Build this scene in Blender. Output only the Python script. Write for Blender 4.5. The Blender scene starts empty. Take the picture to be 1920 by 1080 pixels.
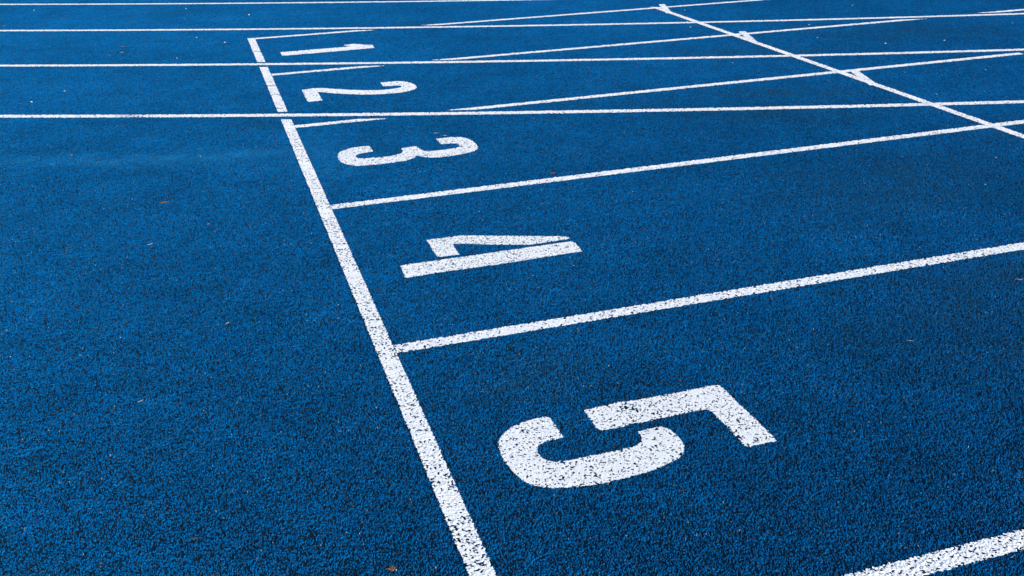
import bpy, math, random
import numpy as np
from mathutils import Matrix, Vector

# ------------------------------------------------------------------ camera
sc = bpy.context.scene
cam_data = bpy.data.cameras.new('camera')
cam_data.lens = 35.0; cam_data.sensor_width = 36.0
cam_data.clip_start = 0.05; cam_data.clip_end = 2000
cam = bpy.data.objects.new('camera', cam_data); sc.collection.objects.link(cam)
CAM = (-0.3803, -1.2191, 1.3157 + 0.0015)
cam.matrix_world = (Matrix.Translation(CAM) @ Matrix.Rotation(-0.299006, 4, 'Z')
                    @ Matrix.Rotation(math.pi/2 - 0.433539, 4, 'X') @ Matrix.Rotation(-0.022678, 4, 'Z'))
sc.camera = cam

# ------------------------------------------------------------------ light
SUN_EL, SUN_AZ = math.radians(20), math.radians(158)     # azimuth from +Y towards +X
world = bpy.data.worlds.new('World'); sc.world = world; world.use_nodes = True
wn = world.node_tree.nodes; wl = world.node_tree.links
bg = wn['Background']; bg.inputs['Strength'].default_value = 0.12
sky = wn.new('ShaderNodeTexSky'); sky.sky_type = 'NISHITA'; sky.sun_disc = False
sky.sun_elevation = SUN_EL; sky.sun_rotation = SUN_AZ
sky.air_density = 1.0; sky.dust_density = 3.0; sky.ozone_density = 1.0
wl.new(sky.outputs[0], bg.inputs['Color'])
sun_data = bpy.data.lights.new('sun', 'SUN'); sun_data.energy = 1.5
sun_data.angle = math.radians(14); sun_data.color = (1.0, 0.97, 0.93)
sun = bpy.data.objects.new('sun', sun_data); sc.collection.objects.link(sun)
d = Vector((math.sin(SUN_AZ)*math.cos(SUN_EL), math.cos(SUN_AZ)*math.cos(SUN_EL), math.sin(SUN_EL)))
sun.rotation_euler = d.to_track_quat('Z', 'Y').to_euler(); sun.location = d*20
sc.view_settings.view_transform = 'Standard'; sc.view_settings.look = 'None'
sc.view_settings.gamma = 1.0; sc.view_settings.use_curve_mapping = False
sc.view_settings.exposure = 1.1

# ------------------------------------------------------------------ helpers
rng = np.random.default_rng(7)
COL = sc.collection
def new_mesh(name, co, quads=None, faces=None, smooth=True):
    """fast mesh from numpy vertices and quads (n,4), or any faces list"""
    me = bpy.data.meshes.new(name)
    if faces is not None:
        me.from_pydata([tuple(map(float, c)) for c in co], [], [tuple(map(int, f)) for f in faces])
    else:
        nv, nq = len(co), len(quads)
        me.vertices.add(nv); me.vertices.foreach_set('co', np.ascontiguousarray(co, np.float32).ravel())
        me.loops.add(nq*4); me.loops.foreach_set('vertex_index', np.ascontiguousarray(quads, np.int32).ravel())
        me.polygons.add(nq)
        me.polygons.foreach_set('loop_start', np.arange(0, nq*4, 4, dtype=np.int32))
        me.update(calc_edges=True)
    me.polygons.foreach_set('use_smooth', np.full(len(me.polygons), smooth))
    me.update()
    return me
def link(name, me, mat=None, parent=None):
    o = bpy.data.objects.new(name, me); COL.objects.link(o)
    if mat and me is not None and not me.materials: me.materials.append(mat)
    if parent: o.parent = parent
    return o
def tag(o, label=None, cat=None, group=None, kind=None):
    if label: o['label'] = label
    if cat: o['category'] = cat
    if group: o['group'] = group
    if kind: o['kind'] = kind
    return o

# ------------------------------------------------------------------ materials
def mat_new(name):
    m = bpy.data.materials.new(name); m.use_nodes = True
    nt = m.node_tree; b = nt.nodes['Principled BSDF']
    return m, nt, b
def N(nt, t, **k):
    n = nt.nodes.new(t)
    for a, v in k.items(): setattr(n, a, v)
    return n
def noise(nt, pos, scale, detail=2.0, rough=0.5):
    n = N(nt, 'ShaderNodeTexNoise'); n.inputs['Scale'].default_value = scale
    n.inputs['Detail'].default_value = detail; n.inputs['Roughness'].default_value = rough
    nt.links.new(pos, n.inputs['Vector']); return n.outputs['Fac']
def remap(nt, s, a, b, c, d_):
    n = N(nt, 'ShaderNodeMapRange'); nt.links.new(s, n.inputs[0])
    for i, v in enumerate((a, b, c, d_)): n.inputs[i+1].default_value = v
    return n.outputs[0]
def mix(nt, fac, a, b, mode='MIX'):
    n = N(nt, 'ShaderNodeMix', data_type='RGBA', blend_type=mode)
    if isinstance(fac, float): n.inputs[0].default_value = fac
    else: nt.links.new(fac, n.inputs[0])
    for i, v in ((6, a), (7, b)):
        if isinstance(v, tuple): n.inputs[i].default_value = v
        else: nt.links.new(v, n.inputs[i])
    return n.outputs[2]

def rubber_material():
    m, nt, b = mat_new('blue_rubber_granules')
    pos = N(nt, 'ShaderNodeNewGeometry').outputs['Position']
    att = N(nt, 'ShaderNodeAttribute', attribute_name='granule').outputs['Color']
    # broad tonal drift of the spray coat, then dusty / olive stained patches
    big = remap(nt, noise(nt, pos, 0.55, 4, .6), .3, .7, .84, 1.16)
    mid = remap(nt, noise(nt, pos, 4.5, 3, .6), .3, .7, .88, 1.12)
    mul = N(nt, 'ShaderNodeMath', operation='MULTIPLY'); nt.links.new(big, mul.inputs[0]); nt.links.new(mid, mul.inputs[1])
    m2 = N(nt, 'ShaderNodeMath', operation='MULTIPLY'); nt.links.new(mul.outputs[0], m2.inputs[0]); nt.links.new(remap(nt, noise(nt, pos, 28, 3, .6), .3, .7, .82, 1.18), m2.inputs[1]); mul = m2
    c = N(nt, 'ShaderNodeVectorMath', operation='SCALE'); nt.links.new(att, c.inputs[0]); nt.links.new(mul.outputs[0], c.inputs['Scale'])
    stain = remap(nt, noise(nt, pos, 0.9, 5, .62), .57, .74, 0.0, .38)
    # a few stained and worn places where the photograph shows them
    def spot(x, y, rx, ry, ang, amount, nz):
        mp = N(nt, 'ShaderNodeMapping', vector_type='TEXTURE'); nt.links.new(pos, mp.inputs[0])
        mp.inputs['Location'].default_value = (x, y, 0); mp.inputs['Rotation'].default_value = (0, 0, ang); mp.inputs['Scale'].default_value = (rx, ry, 1)
        ln = N(nt, 'ShaderNodeVectorMath', operation='LENGTH'); nt.links.new(mp.outputs[0], ln.inputs[0])
        f = remap(nt, ln.outputs['Value'], .15, 1.0, amount, 0.0)
        q = N(nt, 'ShaderNodeMath', operation='MULTIPLY'); nt.links.new(f, q.inputs[0])
        nt.links.new(remap(nt, noise(nt, pos, nz, 4, .65), .38, .62, .15, 1.0), q.inputs[1]); return q.outputs[0]
    col = mix(nt, stain, c.outputs[0], (.004, .050, .110, 1))
    for a in ((2.95, 4.33, .75, .22, -.3, .5, 7), (2.35, 3.02, .75, .25, -.25, .4, 7), (2.6, 3.35, .7, .16, -.3, .4, 8), (2.2, 1.92, .9, .45, .2, .3, 5), (3.2, 2.35, .5, .3, 0, .4, 6),
              (4.3, 4.5, 1.0, .4, -.3, .3, 4), (.35, .95, .25, .15, .3, .35, 20), (1.9, .9, .8, .5, .3, .35, 6), (-.15, 3.75, .3, .10, -.3, .3, 12)):
        col = mix(nt, spot(*a), col, (.012, .040, .052, 1))
    for a in ((-.85, 3.42, .9, .13, -.38, .35, 6), (-.30, 3.30, .5, .10, -.25, .35, 8), (.1, 3.1, .25, .4, 0, .25, 10)):
        col = mix(nt, spot(*a), col, (.015, .185, .43, 1))
    dust = remap(nt, noise(nt, pos, 2.2, 5, .68), .60, .80, 0.0, .22)
    fine = remap(nt, noise(nt, pos, 160, 2, .6), .45, .62, 0.0, 1.0)
    dm = N(nt, 'ShaderNodeMath', operation='MULTIPLY'); nt.links.new(dust, dm.inputs[0]); nt.links.new(fine, dm.inputs[1])
    col = mix(nt, dm.outputs[0], col, (.03, .19, .36, 1))
    nt.links.new(col, b.inputs['Base Color'])
    r = remap(nt, noise(nt, pos, 300, 2), .3, .7, .55, .85); nt.links.new(r, b.inputs['Roughness'])
    b.inputs['Specular IOR Level'].default_value = 0.02
    bump = N(nt, 'ShaderNodeBump'); bump.inputs['Strength'].default_value = .5; bump.inputs['Distance'].default_value = .0008
    nt.links.new(noise(nt, pos, 900, 3, .7), bump.inputs['Height']); nt.links.new(bump.outputs[0], b.inputs['Normal'])
    return m
def paint_material():
    m, nt, b = mat_new('white_line_paint')
    pos = N(nt, 'ShaderNodeNewGeometry').outputs['Position']
    col = mix(nt, remap(nt, noise(nt, pos, 260, 3, .65), .52, .75, 0., .55), (.77, .81, .85, 1), (.52, .60, .70, 1))
    col = mix(nt, remap(nt, noise(nt, pos, 9, 4, .6), .52, .74, 0., .32), col, (.62, .66, .72, 1))
    col = mix(nt, remap(nt, noise(nt, pos, 38, 4, .7), .66, .80, 0., .45), col, (.46, .47, .50, 1))
    nt.links.new(col, b.inputs['Base Color'])
    b.inputs['Roughness'].default_value = .7; b.inputs['Specular IOR Level'].default_value = .3
    bump = N(nt, 'ShaderNodeBump'); bump.inputs['Strength'].default_value = .4; bump.inputs['Distance'].default_value = .0008
    nt.links.new(noise(nt, pos, 700, 2, .6), bump.inputs['Height']); nt.links.new(bump.outputs[0], b.inputs['Normal'])
    return m
def simple_material(name, rgb, rough=.8, var=.25, scale=300):
    m, nt, b = mat_new(name)
    pos = N(nt, 'ShaderNodeNewGeometry').outputs['Position']
    lo = tuple(v*(1-var) for v in rgb)+(1,); hi = tuple(min(1, v*(1+var)) for v in rgb)+(1,)
    nt.links.new(mix(nt, noise(nt, pos, scale, 3, .6), lo, hi), b.inputs['Base Color'])
    b.inputs['Roughness'].default_value = rough; b.inputs['Specular IOR Level'].default_value = .3
    return m
M_RUBBER = rubber_material(); M_PAINT = paint_material()
M_GRASS = simple_material('grass_green', (.05, .10, .025), .9, .4, 6)

# ------------------------------------------------------------------ the granulate: one periodic height tile
P, NT = 0.63, 840                     # period in metres, samples per side (0.75 mm)
S = P/NT
G = 290                              # granules per side (about 2.2 mm each)
cell = P/G
jx = rng.random((G, G)); jy = rng.random((G, G))
def blur_periodic(a, sig):
    fx = np.fft.fftfreq(a.shape[0])[:, None]; fy = np.fft.fftfreq(a.shape[1])[None, :]
    out = np.real(np.fft.ifft2(np.fft.fft2(a)*np.exp(-2*(math.pi*sig)**2*(fx**2+fy**2))))
    return (out-out.mean())/out.std()
clump = blur_periodic(rng.random((G, G)), 0.9)            # granules lie in little clumps
top = 0.42*rng.random((G, G)) + 0.62 + 0.07*clump            # relative height of each granule
gone = rng.random((G, G)) < np.clip(0.65-0.08*clump, 0, 1)          # granules lost or never there: pits down to the black base
top = np.where(gone, -1.0, top)
rad = cell*(0.38+0.20*rng.random((G, G)))
tx = rng.normal(0, .28, (G, G)); ty = rng.normal(0, .28, (G, G))   # tilt of its top face
el = rng.uniform(-.35, .35, (G, G)); th = rng.random((G, G))*math.pi
ct, st_ = np.cos(th), np.sin(th)
ii = np.arange(NT); px = (ii+0.0)*S
X, Y = np.meshgrid(px, px, indexing='ij')
ci, cj = np.floor(X/cell).astype(int), np.floor(Y/cell).astype(int)
Hbest = np.full((NT, NT), -1.0); Gid = np.zeros((NT, NT), np.int64)
AMP = 0.0045
for di in (-1, 0, 1):
    for dj in (-1, 0, 1):
        a = (ci+di) % G; b_ = (cj+dj) % G
        dx = X-(ci+di+jx[a, b_])*cell; dy = Y-(cj+dj+jy[a, b_])*cell
        u = (dx*ct[a, b_]+dy*st_[a, b_])*(1+el[a, b_]); v = (-dx*st_[a, b_]+dy*ct[a, b_])*(1-el[a, b_])
        q = np.maximum(abs(u)*.9+abs(v)*.45, abs(v)*.9+abs(u)*.35)/rad[a, b_]
        h = top[a, b_]*AMP + dx*tx[a, b_]+dy*ty[a, b_] - AMP*1.5*np.maximum(q-.45, 0)**2
        w = h > Hbest
        Hbest = np.where(w, h, Hbest); Gid = np.where(w, a*G+b_, Gid)
FLOOR = AMP*.12*(1+.8*blur_periodic(rng.random((NT, NT)), 1.2).clip(-1, 1))
floor_mask = Hbest < FLOOR
H = np.maximum(Hbest, FLOOR)
H = H - np.percentile(H, 60)                                 # most tops sit near z = 0
topf = top.ravel(); lowness = 1/(1+np.exp((topf-0.66)*22))    # low granules miss the blue spray coat
r1, r2, r3 = rng.random(G*G), rng.random(G*G), rng.random(G*G)
base = np.array([.0, .105, .336])[None]*(0.70+0.44*r2)[:, None]
base[:, 1] *= 0.88+.30*r3
black = r1 < (0.05+0.40*lowness)
base[black] = np.array([.007, .014, .022])*(0.5+1.3*r2[black])[:, None]
olive = (r1 > .965)
base[olive] = np.array([.030, .036, .030])*(0.5+r2[olive])[:, None]
pale = r1 > .9985
base[pale] = np.array([.22, .24, .24])
edge_off = rng.normal(0, .0013, (G*G, 2))                     # paint edge follows whole granules
GC = base[Gid]; GC[floor_mask] = (.004, .020, .042); EO = edge_off[Gid]; TOPMAP = topf[Gid]
Hs = blur_periodic(H, 1.3)
RANK = np.argsort(np.argsort(Hs.ravel())).reshape(NT, NT)/(NT*NT)     # 0 = deepest pits, 1 = highest tops
def grow(a, n):
    b = a.copy()
    for i_ in range(-n, n+1):
        for j_ in range(-n, n+1): b = np.maximum(b, np.roll(a, (i_, j_), (0, 1)))
    return b
LEVEL = np.percentile(H, 88)
FILM = {k: np.maximum(grow(H, k//2), LEVEL) for k in (1, 2, 3, 4, 5, 6)}   # paint bridges the shallow dips

def tile_mesh():
    idx = np.arange(NT+1) % NT
    xs = np.arange(NT+1)*S
    XX, YY = np.meshgrid(xs, xs, indexing='ij')
    co = np.stack([XX, YY, H[np.ix_(idx, idx)]], -1).reshape(-1, 3)
    n = NT+1; k = np.arange(NT)
    A = (k[:, None]*n+k[None, :]).ravel()
    quads = np.stack([A, A+n, A+n+1, A+1], 1)
    me = new_mesh('track_surface', co, quads)
    at = me.attributes.new('granule', 'FLOAT_COLOR', 'POINT')
    c = np.ones((n*n, 4), np.float32); c[:, :3] = GC[np.ix_(idx, idx)].reshape(-1, 3)
    at.data.foreach_set('color', c.ravel())
    return me
track = link('track_surface', tile_mesh(), M_RUBBER)
tag(track, kind='structure')
ng = bpy.data.node_groups.new('lay_granulate', 'GeometryNodeTree')
ng.interface.new_socket('Geometry', in_out='INPUT', socket_type='NodeSocketGeometry')
ng.interface.new_socket('Geometry', in_out='OUTPUT', socket_type='NodeSocketGeometry')
gi, go = ng.nodes.new('NodeGroupInput'), ng.nodes.new('NodeGroupOutput')
grid = ng.nodes.new('GeometryNodeMeshGrid'); TX, TY = 40, 32
grid.inputs['Size X'].default_value = (TX-1)*P; grid.inputs['Size Y'].default_value = (TY-1)*P
grid.inputs['Vertices X'].default_value = TX; grid.inputs['Vertices Y'].default_value = TY
tr = ng.nodes.new('GeometryNodeTransform')
tr.inputs['Translation'].default_value = ((TX-1)*P/2-15*P, (TY-1)*P/2-5*P, 0)
iop = ng.nodes.new('GeometryNodeInstanceOnPoints')
ng.links.new(grid.outputs['Mesh'], tr.inputs['Geometry']); ng.links.new(tr.outputs[0], iop.inputs['Points'])
ng.links.new(gi.outputs[0], iop.inputs['Instance']); ng.links.new(iop.outputs[0], go.inputs[0])
md = track.modifiers.new('lay_granulate', 'NODES'); md.node_group = ng

g = 600.0
ground_me = new_mesh('ground', np.array([(-g, -g, -.03), (g, -g, -.03), (g, g, -.03), (-g, g, -.03)]), np.array([(0, 1, 2, 3)]))
tag(link('ground', ground_me, M_GRASS), kind='structure')

# ------------------------------------------------------------------ painted markings: film lying on the granule tops
OVAL = [(0.01248, -0.37168, 3.90269), (0.0118, -0.3795, 5.2095), (0.0127, -0.3929, 6.5006), (0.0125, -0.4125, 7.8090)]
def oval(k, x): a, b_, c = OVAL[k]; return a*x*x+b_*x+c
LW, GAP_FAR, GAP_NEAR = 0.0255, (.069, .064, .082, .075), 0.088
def clear(k, x, y): t = y-oval(k, x); return (t > GAP_FAR[k]) | (t < -GAP_NEAR)
WEAR = [(.513, .721, .022, .30), (.393, .698, .010, .25), (-.74, 4.19, .07, .30), (.68, .58, .03, .05), (.30, .50, .03, .05), (-.003, .55, .05, .04), (.0, 1.9, .12, .04), (.02, .40, .05, .04)]
CRACK = [((-.03, 4.60), (.03, 4.585)), ((-.03, 4.365), (.005, 4.372)), ((.005, 4.372), (.03, 4.36)), ((-.03, 5.615), (.0, 5.64)), ((.0, 5.64), (.03, 5.60)), ((-.028, 4.06), (.0, 4.045))]
def paint(name, x0, x1, y0, y1, inside, stride=1, lift=.0005, holes=.13, parent=None, cracks=False):
    s = S*stride
    i = np.arange(math.floor(x0/s)*stride, math.ceil(x1/s)*stride+1, stride)
    j = np.arange(math.floor(y0/s)*stride, math.ceil(y1/s)*stride+1, stride)
    # long thin pieces are worked through in bands of x to keep arrays small
    vs, fs, base_i = [], [], 0
    step = 400
    for a in range(0, len(i)-1, step):
        ib = i[a:a+step+1]
        if len(ib) < 2: continue
        XX, YY = np.meshgrid(ib*S, j*S, indexing='ij')
        im, jm = np.ix_(ib % NT, j % NT)
        off = EO[im, jm]
        ok = inside(XX+off[..., 0], YY+off[..., 1])
        if not ok.any(): continue
        thr = np.full(XX.shape, holes*(1, 1, .9, .7, .5, .45)[stride-1])
        low = np.sin(XX*7.3+1.1)*np.sin(YY*6.1)+np.sin(XX*19.+YY*23.)*.6
        thr *= 1+.2*low
        for wx, wy, wr, wa in WEAR:
            thr += wa*np.exp(-((XX-wx)**2+(YY-wy)**2)/wr**2)
        hn = RANK[im, jm]
        ok &= hn > thr
        if cracks:
            for (ax, ay), (bx, by) in CRACK:
                t = np.clip(((XX-ax)*(bx-ax)+(YY-ay)*(by-ay))/((bx-ax)**2+(by-ay)**2), 0, 1)
                ok &= np.hypot(XX-ax-t*(bx-ax), YY-ay-t*(by-ay)) > .0042
        okq = ok[:-1, :-1] & ok[1:, :-1] & ok[1:, 1:] & ok[:-1, 1:]
        # also keep triangles' worth of corners: quads with three good corners
        cnt = ok[:-1, :-1].astype(int)+ok[1:, :-1]+ok[1:, 1:]+ok[:-1, 1:]
        okq |= cnt >= 3
        qi, qj = np.nonzero(okq)
        if len(qi) == 0: continue
        nj = len(j); A = qi*nj+qj
        q = np.stack([A, A+nj, A+nj+1, A+1], 1)
        used, inv = np.unique(q, return_inverse=True)
        z = FILM[stride][im, jm]+lift
        co = np.stack([XX, YY, z], -1).reshape(-1, 3)[used]
        vs.append(co); fs.append(inv.reshape(-1, 4)+base_i); base_i += len(used)
    me = new_mesh(name, np.concatenate(vs), np.concatenate(fs))
    return link(name, me, M_PAINT, parent)

def polygon_inside(pts):
    pts = np.array(pts)
    def f(x, y):
        r = np.zeros(x.shape, bool)
        for (x1, y1), (x2, y2) in zip(pts, np.roll(pts, -1, 0)):
            if y1 == y2: continue
            c = ((y1 > y) != (y2 > y)) & (x < (x2-x1)*(y-y1)/(y2-y1)+x1)
            r ^= c
        return r
    return f
def smooth_poly(pts, corner=38):
    """round the traced outline between its sharp corners"""
    p = np.array(pts); n = len(p); out = []
    for k in range(n):
        a, b_, c = p[k-1], p[k], p[(k+1) % n]
        v1, v2 = b_-a, c-b_
        ang = math.degrees(math.acos(np.clip(np.dot(v1, v2)/(np.linalg.norm(v1)*np.linalg.norm(v2)+1e-9), -1, 1)))
        if ang > corner: out.append(b_)
        else: out += [b_-v1*.25, b_+v2*.25]
    return out
DIGIT = {
 '5a': [(0.3134, 0.7449), (0.3043, 0.7513), (0.2755, 0.7495), (0.2463, 0.7458), (0.2147, 0.7339), (0.1906, 0.7182), (0.1701, 0.6958), (0.1595, 0.6681), (0.1547, 0.6367), (0.1539, 0.6047), (0.1562, 0.5746), (0.1618, 0.544), (0.1708, 0.5171), (0.1839, 0.4956), (0.2018, 0.4817), (0.2249, 0.4686), (0.2477, 0.4619), (0.2883, 0.4548), (0.3249, 0.4504), (0.3774, 0.452), (0.4052, 0.45), (0.3979, 0.4533), (0.4509, 0.4561), (0.5017, 0.4709), (0.5338, 0.4818), (0.5465, 0.4893), (0.5616, 0.5089), (0.5712, 0.5346), (0.572, 0.5622), (0.5671, 0.5924), (0.5615, 0.6079), (0.5532, 0.6158), (0.5307, 0.6168), (0.4902, 0.6139), (0.4904, 0.6024), (0.4892, 0.5878), (0.4793, 0.5708), (0.467, 0.5623), (0.4337, 0.5571), (0.4092, 0.5573), (0.3818, 0.5567), (0.3471, 0.5573), (0.3147, 0.5563), (0.2883, 0.5565), (0.264, 0.5623), (0.2485, 0.5705), (0.2383, 0.5864), (0.2365, 0.6079), (0.2406, 0.6276), (0.2517, 0.6403), (0.2704, 0.6472), (0.2947, 0.6469), (0.3153, 0.6494)],
 '5b': [(0.4051, 0.7458), (0.4037, 0.7276), (0.4043, 0.6934), (0.4046, 0.6626), (0.409, 0.6494), (0.4218, 0.6464), (0.4549, 0.6448), (0.4818, 0.6479), (0.4855, 0.6523), (0.5155, 0.6457), (0.5502, 0.6492), (0.5948, 0.6493), (0.6408, 0.6512), (0.6925, 0.6479), (0.6962, 0.6376), (0.6981, 0.5967), (0.701, 0.5527), (0.7001, 0.5113), (0.7002, 0.4727), (0.7065, 0.4687), (0.7425, 0.4705), (0.7792, 0.4693), (0.7827, 0.5047), (0.7811, 0.5359), (0.7813, 0.5751), (0.7796, 0.612), (0.7779, 0.6583), (0.7781, 0.6968), (0.7783, 0.7319), (0.7757, 0.7426), (0.7627, 0.7472), (0.7412, 0.7473), (0.6887, 0.7462), (0.6416, 0.7455), (0.6074, 0.7469), (0.5727, 0.7464), (0.5275, 0.7476), (0.5073, 0.753), (0.4462, 0.7473), (0.4231, 0.7475)],
 '4a': [(0.2944, 1.9816), (0.2953, 1.9429), (0.2945, 1.8737), (0.2951, 1.8242), (0.3055, 1.8152), (0.3385, 1.8157), (0.3712, 1.8138), (0.3705, 1.8558), (0.3724, 1.9085), (0.3785, 1.9127), (0.409, 1.9029), (0.4553, 1.8818), (0.4951, 1.8607), (0.5444, 1.8437), (0.6085, 1.8167), (0.6268, 1.8113), (0.6622, 1.8127), (0.709, 1.8147), (0.7457, 1.8133), (0.7711, 1.8162), (0.7719, 1.8284), (0.7645, 1.8387), (0.7422, 1.8546), (0.7161, 1.8604), (0.6681, 1.8835), (0.5848, 1.9138), (0.519, 1.9411), (0.4777, 1.9603), (0.4123, 1.9832), (0.3852, 1.981), (0.3406, 1.981), (0.3086, 1.9819)],
 '4b': [(0.1612, 1.7888), (0.1581, 1.7343), (0.1556, 1.6881), (0.1663, 1.6865), (0.2126, 1.6881), (0.2503, 1.6906), (0.2879, 1.6919), (0.3437, 1.6895), (0.4001, 1.6879), (0.4391, 1.6905), (0.4536, 1.6863), (0.4958, 1.6883), (0.5485, 1.6889), (0.6022, 1.6914), (0.6558, 1.692), (0.7107, 1.6946), (0.7708, 1.6931), (0.7725, 1.7232), (0.775, 1.7582), (0.7726, 1.7859), (0.765, 1.7903), (0.7287, 1.7926), (0.6635, 1.7903), (0.6004, 1.7923), (0.5285, 1.7931), (0.4747, 1.792), (0.4291, 1.7896), (0.3709, 1.7908), (0.2938, 1.7917), (0.2368, 1.7928), (0.1802, 1.794)],
 '3': [(0.3121, 3.1993), (0.3134, 3.1064), (0.2802, 3.1014), (0.2553, 3.0968), (0.2374, 3.0859), (0.2284, 3.0682), (0.226, 3.048), (0.2334, 3.0276), (0.2649, 3.0153), (0.304, 3.0124), (0.3432, 3.009), (0.3836, 3.0107), (0.4156, 3.0194), (0.4309, 3.0348), (0.4382, 3.0644), (0.4421, 3.1069), (0.4614, 3.1104), (0.4975, 3.1147), (0.5165, 3.1072), (0.5181, 3.0732), (0.5272, 3.0366), (0.5441, 3.0212), (0.5835, 3.0144), (0.6248, 3.0148), (0.6565, 3.017), (0.6881, 3.0266), (0.6995, 3.0459), (0.7012, 3.0678), (0.6857, 3.0891), (0.657, 3.1004), (0.6257, 3.1015), (0.6252, 3.194), (0.6463, 3.2013), (0.6825, 3.2003), (0.7129, 3.1929), (0.7439, 3.1798), (0.7585, 3.1621), (0.7717, 3.1318), (0.7783, 3.079), (0.7791, 3.0294), (0.7734, 2.9944), (0.7621, 2.9694), (0.7398, 2.9419), (0.7047, 2.927), (0.6608, 2.9159), (0.608, 2.9084), (0.5581, 2.9106), (0.5303, 2.9201), (0.5052, 2.9418), (0.4909, 2.9671), (0.4812, 2.9688), (0.4655, 2.9435), (0.4465, 2.9301), (0.4198, 2.9166), (0.3934, 2.9133), (0.3831, 2.9207), (0.3711, 2.9104), (0.3237, 2.9087), (0.275, 2.909), (0.2278, 2.9154), (0.2094, 2.9213), (0.1838, 2.9413), (0.1679, 2.9629), (0.1547, 2.9897), (0.1468, 3.0269), (0.1484, 3.089), (0.1534, 3.1154), (0.1622, 3.1406), (0.1802, 3.1662), (0.2104, 3.191), (0.2464, 3.1991), (0.2782, 3.2052)],
 '2': [(0.1504, 4.4244), (0.1789, 4.4295), (0.2322, 4.4379), (0.2812, 4.4124), (0.3383, 4.3667), (0.4055, 4.3186), (0.4914, 4.2729), (0.5436, 4.2512), (0.5989, 4.245), (0.6562, 4.2481), (0.6872, 4.2691), (0.6868, 4.3035), (0.667, 4.3187), (0.6294, 4.3223), (0.5943, 4.3283), (0.5987, 4.4312), (0.6425, 4.4271), (0.6961, 4.4225), (0.7281, 4.4073), (0.7543, 4.3661), (0.7721, 4.3061), (0.772, 4.2458), (0.7563, 4.2015), (0.727, 4.1719), (0.6842, 4.1483), (0.6161, 4.1439), (0.5431, 4.1498), (0.4734, 4.1721), (0.4057, 4.2065), (0.3386, 4.2472), (0.2894, 4.2872), (0.2404, 4.3321), (0.2293, 4.3318), (0.2289, 4.2473), (0.2275, 4.1373), (0.1886, 4.1347), (0.1484, 4.1313), (0.1478, 4.2807)],
 '1': [(0.144, 5.5439), (0.1419, 5.4344), (0.1529, 5.4203), (0.2024, 5.4177), (0.3099, 5.4184), (0.4184, 5.4192), (0.5285, 5.4236), (0.6394, 5.4262), (0.7517, 5.4306), (0.7578, 5.5349), (0.7013, 5.5678), (0.6479, 5.6325), (0.6158, 5.6217), (0.5698, 5.6049), (0.5896, 5.5758), (0.619, 5.5488), (0.5844, 5.5437), (0.4726, 5.5423), (0.3991, 5.5445), (0.2526, 5.5434), (0.1799, 5.5419)],
}
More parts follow.
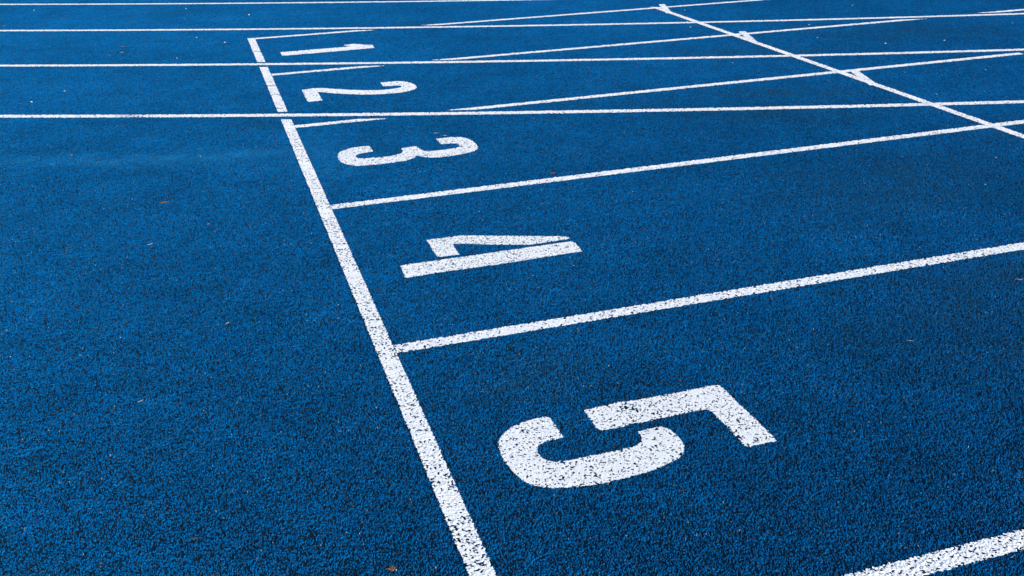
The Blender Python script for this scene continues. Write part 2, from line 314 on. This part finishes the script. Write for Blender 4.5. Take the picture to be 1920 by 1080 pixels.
DEBRIS = [
 ('fallen_leaf', -0.588, 2.728, 0.0408, 0.35, 12, 'orange', 'curled orange brown leaf scrap alone left of the start line'),
 ('fallen_leaf', -0.859, 6.179, 0.0422, 0.5, 0, 'grey', 'grey brown leaf scrap, farthest of three left of the number one'),
 ('fallen_leaf', -0.858, 5.957, 0.0298, 0.5, 5, 'pale', 'pale leaf scrap, middle one of three left of the number one'),
 ('fallen_leaf', -0.934, 5.915, 0.0259, 0.6, 0, 'pink', 'pinkish leaf scrap, leftmost of three left of the number one'),
 ('fallen_leaf', -1.42, 7.004, 0.0589, 0.4, 3, 'brown', 'brown leaf scrap touching the near edge of a curved line at left'),
 ('fallen_leaf', 0.96, 2.518, 0.0333, 0.45, 8, 'redbrown', 'reddish brown leaf lying flat just above the straight line over the number four'),
 ('fallen_leaf', 0.797, 2.186, 0.0205, 0.5, 5, 'pinkbrown', 'dull pink leaf scrap between the straight line and the tip of the number four'),
 ('fallen_leaf', 2.937, 3.495, 0.0173, 0.6, 5, 'brown', 'tiny brown leaf scrap below the triangle marking nearest the camera'),
 ('fallen_leaf', 0.677, 3.23, 0.0203, 0.5, 0, 'pale', 'pale leaf scrap touching the far end of the number three'),
 ('fallen_leaf', -0.629, 5.01, 0.0229, 0.6, 0, 'brown', 'brown leaf crumb between the two nearest curved lines at left'),
 ('fallen_leaf', -1.231, 3.51, 0.0172, 0.6, 10, 'red', 'red leaf crumb near the left edge below the nearest curved line'),
 ('fallen_leaf', -0.993, 3.552, 0.0201, 0.5, 0, 'tan', 'tan leaf crumb at left just below the nearest curved line'),
 ('fallen_leaf', -1.1, 2.645, 0.0102, 0.7, 20, 'red', 'small red crumb near the left edge halfway up the picture'),
 ('fallen_leaf', -0.431, 2.421, 0.0121, 0.5, 30, 'pink', 'pinkish crumb between the orange leaf and the start line'),
 ('fallen_leaf', -0.315, 2.097, 0.0113, 0.7, 10, 'red', 'small dark red crumb left of the start line level with the number four'),
 ('fallen_leaf', 0.692, 0.796, 0.0096, 0.7, 20, 'red', 'rust red crumb lying just above the number five'),
 ('fallen_leaf', 1.832, 4.314, 0.0286, 0.5, -10, 'pinkbrown', 'faint brown leaf scrap right of the number two under a curved line'),
 ('fallen_leaf', 2.305, 5.812, 0.0355, 0.4, 0, 'brown', 'dark brown leaf scrap between two far lines above the number one'),
 ('fallen_leaf', 2.394, 5.759, 0.0275, 0.4, 0, 'pale', 'pale leaf scrap beside the dark one between two far lines'),
 ('fallen_leaf', -0.53, 0.553, 0.0155, 0.6, 0, 'greytan', 'greyish tan leaf scrap in the empty lower left foreground'),
 ('fallen_leaf', -1.776, 7.45, 0.0397, 0.4, 0, 'grey', 'grey leaf scrap at the left edge above a curved line'),
 ('fallen_leaf', -1.365, 7.696, 0.0457, 0.4, 0, 'dark', 'dark leaf scrap in the upper left between two far curved lines'),
 ('pebble', -1.281, 4.706, 0.0168, 0.8, 20, 'white', 'round white pebble near the left edge above the nearest curved line'),
 ('pebble', -1.13, 4.918, 0.0175, 0.5, 10, 'white', 'flat white stone chip right of the round white pebble'),
 ('pebble', -0.185, 6.032, 0.0191, 0.7, 0, 'white', 'white stone chip left of the top of the start line'),
 ('pebble', -0.365, 6.306, 0.0158, 0.7, 0, 'white', 'tiny white chip farther left and behind the chip by the start line'),
 ('pebble', -0.507, 5.605, 0.0125, 0.8, 0, 'white', 'tiny white chip just above the second curved line at left'),
 ('pebble', 0.06, 7.142, 0.0265, 0.6, 35, 'white', 'white stone chip behind the start line top between two far lines'),
 ('pebble', -1.627, 8.148, 0.0168, 0.8, 0, 'white', 'tiny white chip in the upper left corner below the farthest line'),
 ('pebble', -0.411, 7.686, 0.0186, 0.6, 0, 'pale', 'pale chip just below the farthest curved line at left'),
 ('pebble', 3.848, 4.225, 0.0199, 0.5, 0, 'white', 'white stone chip above the curved line in the upper right'),
 ('pebble', 3.781, 4.995, 0.0184, 0.5, 10, 'white', 'white chip in the narrow wedge between two crossing lines'),
 ('pebble', 3.566, 4.563, 0.0138, 0.7, 0, 'white', 'white chip just right of the far end of the crossing stagger line'),
 ('pebble', 4.243, 4.156, 0.0183, 0.5, 0, 'white', 'white chip in the upper right beyond the larger stone chip'),
 ('pebble', 3.898, 3.383, 0.0117, 0.6, 0, 'white', 'white chip near the right edge below the third straight line'),
 ('pebble', 3.273, 3.022, 0.0135, 0.4, 15, 'pale', 'pale chip beside the stagger line just above a curved line'),
 ('pebble', 2.782, 2.036, 0.011, 0.5, 15, 'white', 'white chip near the right edge below the straight line and stagger line'),
 ('pebble', 2.495, 1.769, 0.0082, 0.8, 0, 'white', 'small white chip near the right edge halfway between two straight lines'),
 ('pebble', 2.978, 5.244, 0.0186, 0.6, 0, 'white', 'white chip left of the stagger line below the farthest triangle'),
 ('pebble', 2.675, 4.097, 0.0173, 0.4, 0, 'pale', 'pale chip right of centre just below a curved line'),
 ('pebble', 3.267, 5.908, 0.0183, 0.5, 0, 'pale', 'pale chip right of the farthest triangle marking'),
 ('pebble', 5.076, 4.478, 0.0124, 0.8, 0, 'white', 'tiny white chip at the upper right edge below two merging lines'),
 ('pebble', 4.527, 5.555, 0.016, 0.6, 0, 'white', 'white chip at the top of the picture on the right'),
 ('pebble', -0.431, 3.31, 0.0098, 0.8, 0, 'pink', 'pinkish pebble left of the start line below the nearest curved line'),
 ('pebble', -0.999, 1.541, 0.0053, 0.8, 20, 'white', 'bright white grain at the left edge of the foreground'),
 ('pebble', 1.842, 1.324, 0.007, 0.8, 0, 'pink', 'pinkish grain just above the straight line at right'),
 ('fibre', -0.635, 2.284, 0.0193, 0.1, 25, 'white', 'short white thread left of the start line below the orange leaf'),
 ('fibre', 1.384, 0.778, 0.016, 0.1, -8, 'pale', 'pale bent thread in the lane right of the number five'),
 ('fibre', 1.203, 0.171, 0.0126, 0.1, 50, 'pale', 'thin curved pale thread at the right edge above the nearest line'),
 ('fibre', 0.821, 0.053, 0.0084, 0.15, -25, 'tan', 'short tan stalk above the nearest straight line'),
 ('fibre', -0.647, 1.162, 0.0139, 0.1, 20, 'pale', 'pale crinkled thread in the left foreground'),
 ('fibre', -0.411, 1.545, 0.0128, 0.1, 25, 'white', 'short white thread left of the start line level with its middle'),
 ('fibre', 0.995, -0.037, 0.0133, 0.1, 10, 'tan', 'tan curled thread below the nearest straight line at right'),
 ('fibre', 1.957, 1.001, 0.0227, 0.08, 0, 'pale', 'straight pale thread at the right edge below a straight line'),
 ('fibre', 3.441, 3.496, 0.0176, 0.12, 45, 'white', 'short white thread right of the nearest triangle marking'),
 ('fibre', 0.649, 3.285, 0.0205, 0.12, 0, 'pale', 'pale thread behind the far end of the number three'),
]

def poly_paint(name, key, parent=None, stride=1):
    pts = smooth_poly(smooth_poly(DIGIT[key])); a = np.array(pts)
    return paint(name, a[:, 0].min()-.01, a[:, 0].max()+.01, a[:, 1].min()-.01, a[:, 1].max()+.01, polygon_inside(pts), stride, parent=parent, lift=.0006)

# straight lanes run along +X, 1.22 m apart; the start line crosses them at x = 0
def straight(y, xa=.0262, notch=True):
    def f(x, y_):
        r = (abs(y_-y) < LW) & (x > xa)
        for k in range(4):
            r &= clear(k, x, y_)
        return r
    return f
LANES = [(0.0, 2, .45, 1.9, 'straight lane line crossing the lower right corner, nearest the camera'),
         (1.22, 3, .0262, 4.0, 'straight lane line between the number five and the number four'),
         (2.44, 4, .0262, 4.25, 'straight lane line between the number four and the number three')]
for y, stt, xa, xb, lab in LANES:
    o = paint('lane_line', xa, xb, y-.035, y+.035, straight(y, xa), stt)
    tag(o, lab, 'lane line', 'straight lane lines')
LANES2 = [(3.66, 4, 4.4, 0, 'short tapered lane line stub on the start line between the numbers three and two', 'straight lane line rising right from a point beyond the number three'),
          (4.88, 5, 6.4, 1, 'short tapered lane line stub on the start line between the numbers two and one', 'straight lane line rising right from a point beyond the number two'),
          (6.10, 5, 4.3, 2, 'short tapered lane line stub at the top corner of the start line', 'farthest straight lane line, starting at a point beyond the number one')]
for y, stt, xb, k, lab1, lab2 in LANES2:
    f = straight(y)
    mid = next(x for x in np.arange(0, 4, .01) if oval(k, x) < y)
    o = paint('lane_line_stub', .0262, mid, y-.035, y+.035, lambda a, b_: f(a, b_) & (a < mid), stt)
    tag(o, lab1, 'lane line', 'tapered lane line stubs')
    cut = 4.95 if y == 4.88 else 99
    o = paint('lane_line', mid, min(xb, cut), y-.035, y+.035, lambda a, b_: f(a, b_) & (a > mid) & (a < cut), stt)
    tag(o, lab2, 'lane line', 'straight lane lines')
    if y == 4.88:
        o = paint('lane_line', cut, xb+.6, y-.035, y+.035, lambda a, b_: f(a, b_) & (a > 5.14), stt)
        tag(o, 'thin tapered lane line end in the upper right corner', 'lane line', 'straight lane lines')
OL = ['nearest curved lane line, crossing the start line between the numbers three and two',
      'second nearest curved lane line, crossing the start line between the numbers two and one',
      'third curved lane line, passing just behind the top of the start line',
      'farthest curved lane line, along the top edge of the picture']
for k, lab in enumerate(OL):
    sl = lambda x, k=k: math.sqrt(1+(2*OVAL[k][0]*x+OVAL[k][1])**2)
    f = lambda x, y, k=k: abs(y-oval(k, x)) < .0275*np.sqrt(1+(2*OVAL[k][0]*x+OVAL[k][1])**2)
    xa, xb = (-2.6, 4.6) if k == 0 else (-2.8, 5.4) if k == 1 else (-3.0, 6.6) if k == 2 else (-3.2, 4.2)
    # worked in short stretches so that the search box stays narrow, joined into one mesh
    me_v, me_f, nb = [], [], 0
    for a in np.arange(xa, xb, .3):
        b_ = min(a+.3, xb); ys = sorted((oval(k, a), oval(k, b_)))
        g2 = lambda x, y, a=a, b_=b_: f(x, y)
        t = paint('tmp', a, b_, ys[0]-.04, ys[1]+.04, g2, 4 if k < 2 else 5)
        m = t.data; n = len(m.vertices); v = np.empty(n*3, np.float32); m.vertices.foreach_get('co', v)
        q = np.empty(len(m.loops), np.int32); m.loops.foreach_get('vertex_index', q)
        v = v.reshape(-1, 3); q = q.reshape(-1, 4)
        cx = v[q][:, :, 0].mean(1); q = q[(cx >= a) & (cx < b_)]       # no overlap between stretches
        me_v.append(v); me_f.append(q+nb); nb += n
        bpy.data.objects.remove(t); bpy.data.meshes.remove(m)
    v = np.concatenate(me_v); q = np.concatenate(me_f)
    used, inv = np.unique(q, return_inverse=True)
    o = link('curved_lane_line', new_mesh('curved_lane_line', v[used], inv.reshape(-1, 4)), M_PAINT)
    tag(o, lab, 'lane line', 'curved lane lines')

# the start line, in three lengths broken by the curved lines
def start_seg(lo, hi):
    def f(x, y):
        r = (abs(x) < LW) & (y > lo) & (y < hi)
        for k in range(2): r &= clear(k, x, y)
        return r
    return f
for lo, hi, stt, lab in ((-.3, 3.86, 2, 'long white start line running from the foreground past numbers five, four and three'),
                         (3.86, 5.19, 4, 'cracked start line length between two curved lines beside the number two'),
                         (5.19, 6.127, 4, 'farthest short length of the start line beside the number one')):
    o = paint('start_line', -.035, .035, lo, hi, start_seg(lo, hi), stt, lift=.0009, cracks=lo > 3)
    tag(o, lab, 'start line', 'start line lengths')

# the second crossing line at the right with its three slanted strokes
DX = 3.117
o = paint('stagger_line', DX-.035, DX+.035, .9, 6.16, lambda x, y: (abs(x-DX) < LW) & (y < 6.13-(x-DX+.025)*1.3+.03), 4, lift=.0013)
tag(o, 'white stagger line slanting across the lanes in the upper right', 'stagger line')
for (ax, ay), (bx, by), stt, lab in (((3.224, 6.229), (3.098, 5.835), 4, 'slanted white stroke at the top end of the stagger line'),
                                ((3.227, 4.962), (3.108, 4.590), 4, 'middle slanted white stroke branching off the stagger line'),
                                ((3.213, 3.668), (3.100, 3.310), 4, 'slanted white stroke nearest the camera branching off the stagger line')):
    L = math.hypot(bx-ax, by-ay); ux, uy = (bx-ax)/L, (by-ay)/L
    f = lambda x, y: (abs((x-ax)*uy-(y-ay)*ux) < LW) & ((x-ax)*ux+(y-ay)*uy > 0) & ((x-ax)*ux+(y-ay)*uy < L)
    o = paint('stagger_stroke', min(ax, bx)-.04, max(ax, bx)+.04, min(ay, by)-.02, max(ay, by)+.02, f, stt, lift=.0018)
    tag(o, lab, 'stagger stroke', 'slanted strokes on the stagger line')

# lane numbers
def number_thing(loc, label):
    e = bpy.data.objects.new('painted_number', None); COL.objects.link(e); e.location = loc; e.empty_display_size = .1
    return tag(e, label, 'number', 'lane numbers')
def number_parts(root, parts, stride):
    for nm, key in parts:
        o = poly_paint(nm, key, None, stride)
        o.parent = root; o.matrix_parent_inverse = Matrix.Translation(-Vector(root.location))
r = number_thing((.46, .60, 0), 'large white painted number five in the nearest lane'); number_parts(r, [('bowl_stroke', '5a'), ('top_stroke', '5b')], 1)
r = number_thing((.46, 1.83, 0), 'white painted number four in two stencilled strokes'); number_parts(r, [('angled_stroke', '4a'), ('stem_stroke', '4b')], 1)
for key, lab, stt in (('3', 'white painted number three in the third lane', 3), ('2', 'white painted number two between two curved lines', 4), ('1', 'white painted number one in the farthest lane', 4)):
    tag(poly_paint('painted_number', key, None, stt), lab, 'number', 'lane numbers')

# ------------------------------------------------------------------ litter on the track
LC = {'orange': (.30, .13, .06), 'grey': (.20, .20, .21), 'pale': (.50, .46, .42), 'pink': (.42, .28, .27), 'brown': (.17, .11, .09),
      'redbrown': (.20, .09, .08), 'pinkbrown': (.14, .11, .13), 'red': (.26, .07, .05), 'tan': (.36, .27, .18), 'greytan': (.06, .075, .09),
      'dark': (.03, .03, .035), 'white': (.62, .62, .60)}
LM = {k: simple_material('litter_'+k, tuple(x*.7 for x in v), .75, .3, 500) for k, v in LC.items()}
def surf_z(x, y):
    return float(np.max(H[np.ix_((np.arange(-2, 3)+int(round(x/S))) % NT, (np.arange(-2, 3)+int(round(y/S))) % NT)]))
R_ = random.Random(5)
def leaf_mesh(L, asp, seed):
    rr = random.Random(seed); nu, nv = 7, 4; top_, bot = [], []
    curl = rr.uniform(.15, .35); bend = rr.uniform(-.2, .2); wig = [rr.uniform(.75, 1.2) for _ in range(nu+1)]
    for a in range(nu+1):
        t = a/nu
        w = L*asp*.5*(math.sin(math.pi*min(max(t, .03), .97))**.7)*wig[a]
        for b_ in range(nv+1):
            s = b_/nv*2-1
            x = (t-.5)*L; y = s*w + bend*L*(t-.5)**2
            z = curl*w*s*s + .10*L*(2*t-1)**2*curl + rr.uniform(0, .02)*L
            top_.append((x, y, z+.0006)); bot.append((x, y, z))
    n = len(top_); f = []
    for a in range(nu):
        for b_ in range(nv):
            k = a*(nv+1)+b_
            f.append((k, k+nv+1, k+nv+2, k+1)); f.append((n+k, n+k+1, n+k+nv+2, n+k+nv+1))
    rim = [b_ for b_ in range(nv+1)]+[a*(nv+1)+nv for a in range(1, nu+1)]+[nu*(nv+1)+b_ for b_ in range(nv-1, -1, -1)]+[a*(nv+1) for a in range(nu-1, 0, -1)]
    for k in range(len(rim)):
        p, q = rim[k], rim[(k+1) % len(rim)]; f.append((p, q, n+q, n+p))
    return new_mesh('fallen_leaf', np.array(top_+bot), faces=f)
def pebble_mesh(L, asp, seed):
    rr = random.Random(seed); v = []; f = []; nr, ns = 4, 8
    v.append((0, 0, 1)); 
    for a in range(1, nr):
        ph = math.pi*a/nr
        for b_ in range(ns):
            t = 2*math.pi*b_/ns; k = rr.uniform(.82, 1.15)
            v.append((math.sin(ph)*math.cos(t)*k, math.sin(ph)*math.sin(t)*k, math.cos(ph)*k))
    v.append((0, 0, -1)); last = len(v)-1
    for b_ in range(ns):
        c = (b_+1) % ns
        f.append((0, 1+b_, 1+c)); f.append((last, 1+(nr-2)*ns+c, 1+(nr-2)*ns+b_))
        for a in range(nr-2): f.append((1+a*ns+b_, 1+(a+1)*ns+b_, 1+(a+1)*ns+c, 1+a*ns+c))
    hgt = min(asp*1.1, .75)
    co = np.array(v)*np.array([L*.5, L*.5*min(1, asp*1.5), L*.5*hgt]); co[:, 2] += L*.5*hgt*.8
    return new_mesh('pebble', co, faces=f)
def fibre_mesh(L, seed, r=.0006):
    rr = random.Random(seed); n = 10; ns = 5; v = []; f = []
    k1, k2 = rr.uniform(-.5, .5), rr.uniform(-.25, .25)
    c = [((t/n-.5)*L, L*(k1*((t/n-.5)**2)+k2*.3*math.sin(t/n*7)), .0012+abs(math.sin(t/n*5+k1))*L*.07) for t in range(n+1)]
    for k in range(n+1):
        rad_ = r*(.6+.4*math.sin(math.pi*k/n))
        for s in range(ns):
            a = 2*math.pi*s/ns; v.append((c[k][0], c[k][1]+rad_*math.cos(a), c[k][2]+rad_*math.sin(a)))
    for k in range(n):
        for s in range(ns): q = (s+1) % ns; f.append((k*ns+s, k*ns+q, (k+1)*ns+q, (k+1)*ns+s))
    f.append(tuple(range(ns))[::-1]); f.append(tuple(n*ns+s for s in range(ns)))
    return new_mesh('fibre', np.array(v), faces=f)
GROUPS = {'fallen_leaf': 'leaf scraps on the track', 'pebble': 'stone chips on the track', 'fibre': 'threads on the track'}
CATS = {'fallen_leaf': 'leaf', 'pebble': 'stone chip', 'fibre': 'thread'}
for k, (nm, x, y, L, asp, ang, c, lab) in enumerate(DEBRIS):
    if nm == 'fallen_leaf': me = leaf_mesh(L*.9, min(asp*1.2, .6), k)
    elif nm == 'pebble': me = pebble_mesh(L*.7, asp*.7, k)
    else: me = fibre_mesh(L*1.1, k, .0004+.00015*max(0, y))
    o = link(nm, me, LM[c]); o.location = (x, y, surf_z(x, y)+.0004)
    o.rotation_euler = (0, 0, -.299+math.radians(ang*2))
    tag(o, lab, CATS[nm], GROUPS[nm])
# the brown husk at the bottom edge: husk, its bristles and a white grain beside it
e = bpy.data.objects.new('seed_husk', None); COL.objects.link(e); e.location = (-.163, .325, surf_z(-.163, .325)); e.empty_display_size = .02
tag(e, 'small brown bristly seed husk at the bottom edge left of the start line', 'seed husk')
o = link('husk', leaf_mesh(.015, .8, 91), simple_material('husk_brown', (.11, .05, .025), .8, .5, 900), e); o.location.z = .0008
for k in range(5):
    o = link('bristle', fibre_mesh(.013+.004*R_.random(), 40+k, .0004), LM['tan'], e)
    o.rotation_euler.z = R_.uniform(0, 6.28); o.location = (R_.uniform(-.006, .004), R_.uniform(-.004, .004), .001)
o = link('pebble', pebble_mesh(.0035, .9, 77), LM['white']); o.location = (-.1555, .3235, surf_z(-.1555, .3235))
tag(o, 'single white grain beside the brown seed husk', 'stone chip', 'stone chips on the track')

# loose grit: far too many grains to count
nG = 1500
gx = np.concatenate([rng.uniform(-3.5, 7, nG), rng.uniform(-1.2, 2.5, 160)]); gy = np.concatenate([rng.uniform(-.8, 10, nG), rng.uniform(-.2, 2.5, 160)])
nG = len(gx)
octv = np.array([(1, 0, 0), (-1, 0, 0), (0, 1, 0), (0, -1, 0), (0, 0, 1), (0, 0, -1)], float)
octf = np.array([(0, 2, 4), (2, 1, 4), (1, 3, 4), (3, 0, 4), (2, 0, 5), (1, 2, 5), (3, 1, 5), (0, 3, 5)])
sz = .0006+.0010*rng.random(nG)**3
sx = sz*rng.uniform(.7, 1.9, nG); an = rng.uniform(0, math.pi, nG)
gz = H[(np.round(gx/S).astype(int)) % NT, (np.round(gy/S).astype(int)) % NT]
vx = octv[None, :, 0]*sx[:, None]; vy = octv[None, :, 1]*sz[:, None]; vz = octv[None, :, 2]*sz[:, None]*.7
ca, sa = np.cos(an)[:, None], np.sin(an)[:, None]
co = np.stack([gx[:, None]+vx*ca-vy*sa, gy[:, None]+vx*sa+vy*ca, gz[:, None]+vz+.0008], -1).reshape(-1, 3)
ff = (octf[None]+6*np.arange(nG)[:, None, None]).reshape(-1, 3)
me = new_mesh('loose_grit', co, faces=ff, smooth=False)
for k in ('white', 'pale', 'tan'): me.materials.append(LM[k])
me.polygons.foreach_set('material_index', np.repeat(rng.choice([0, 0, 1, 1, 2], nG), 8).astype(np.int32))
tag(link('loose_grit', me), 'fine pale grit scattered over the blue rubber track', 'grit', kind='stuff')
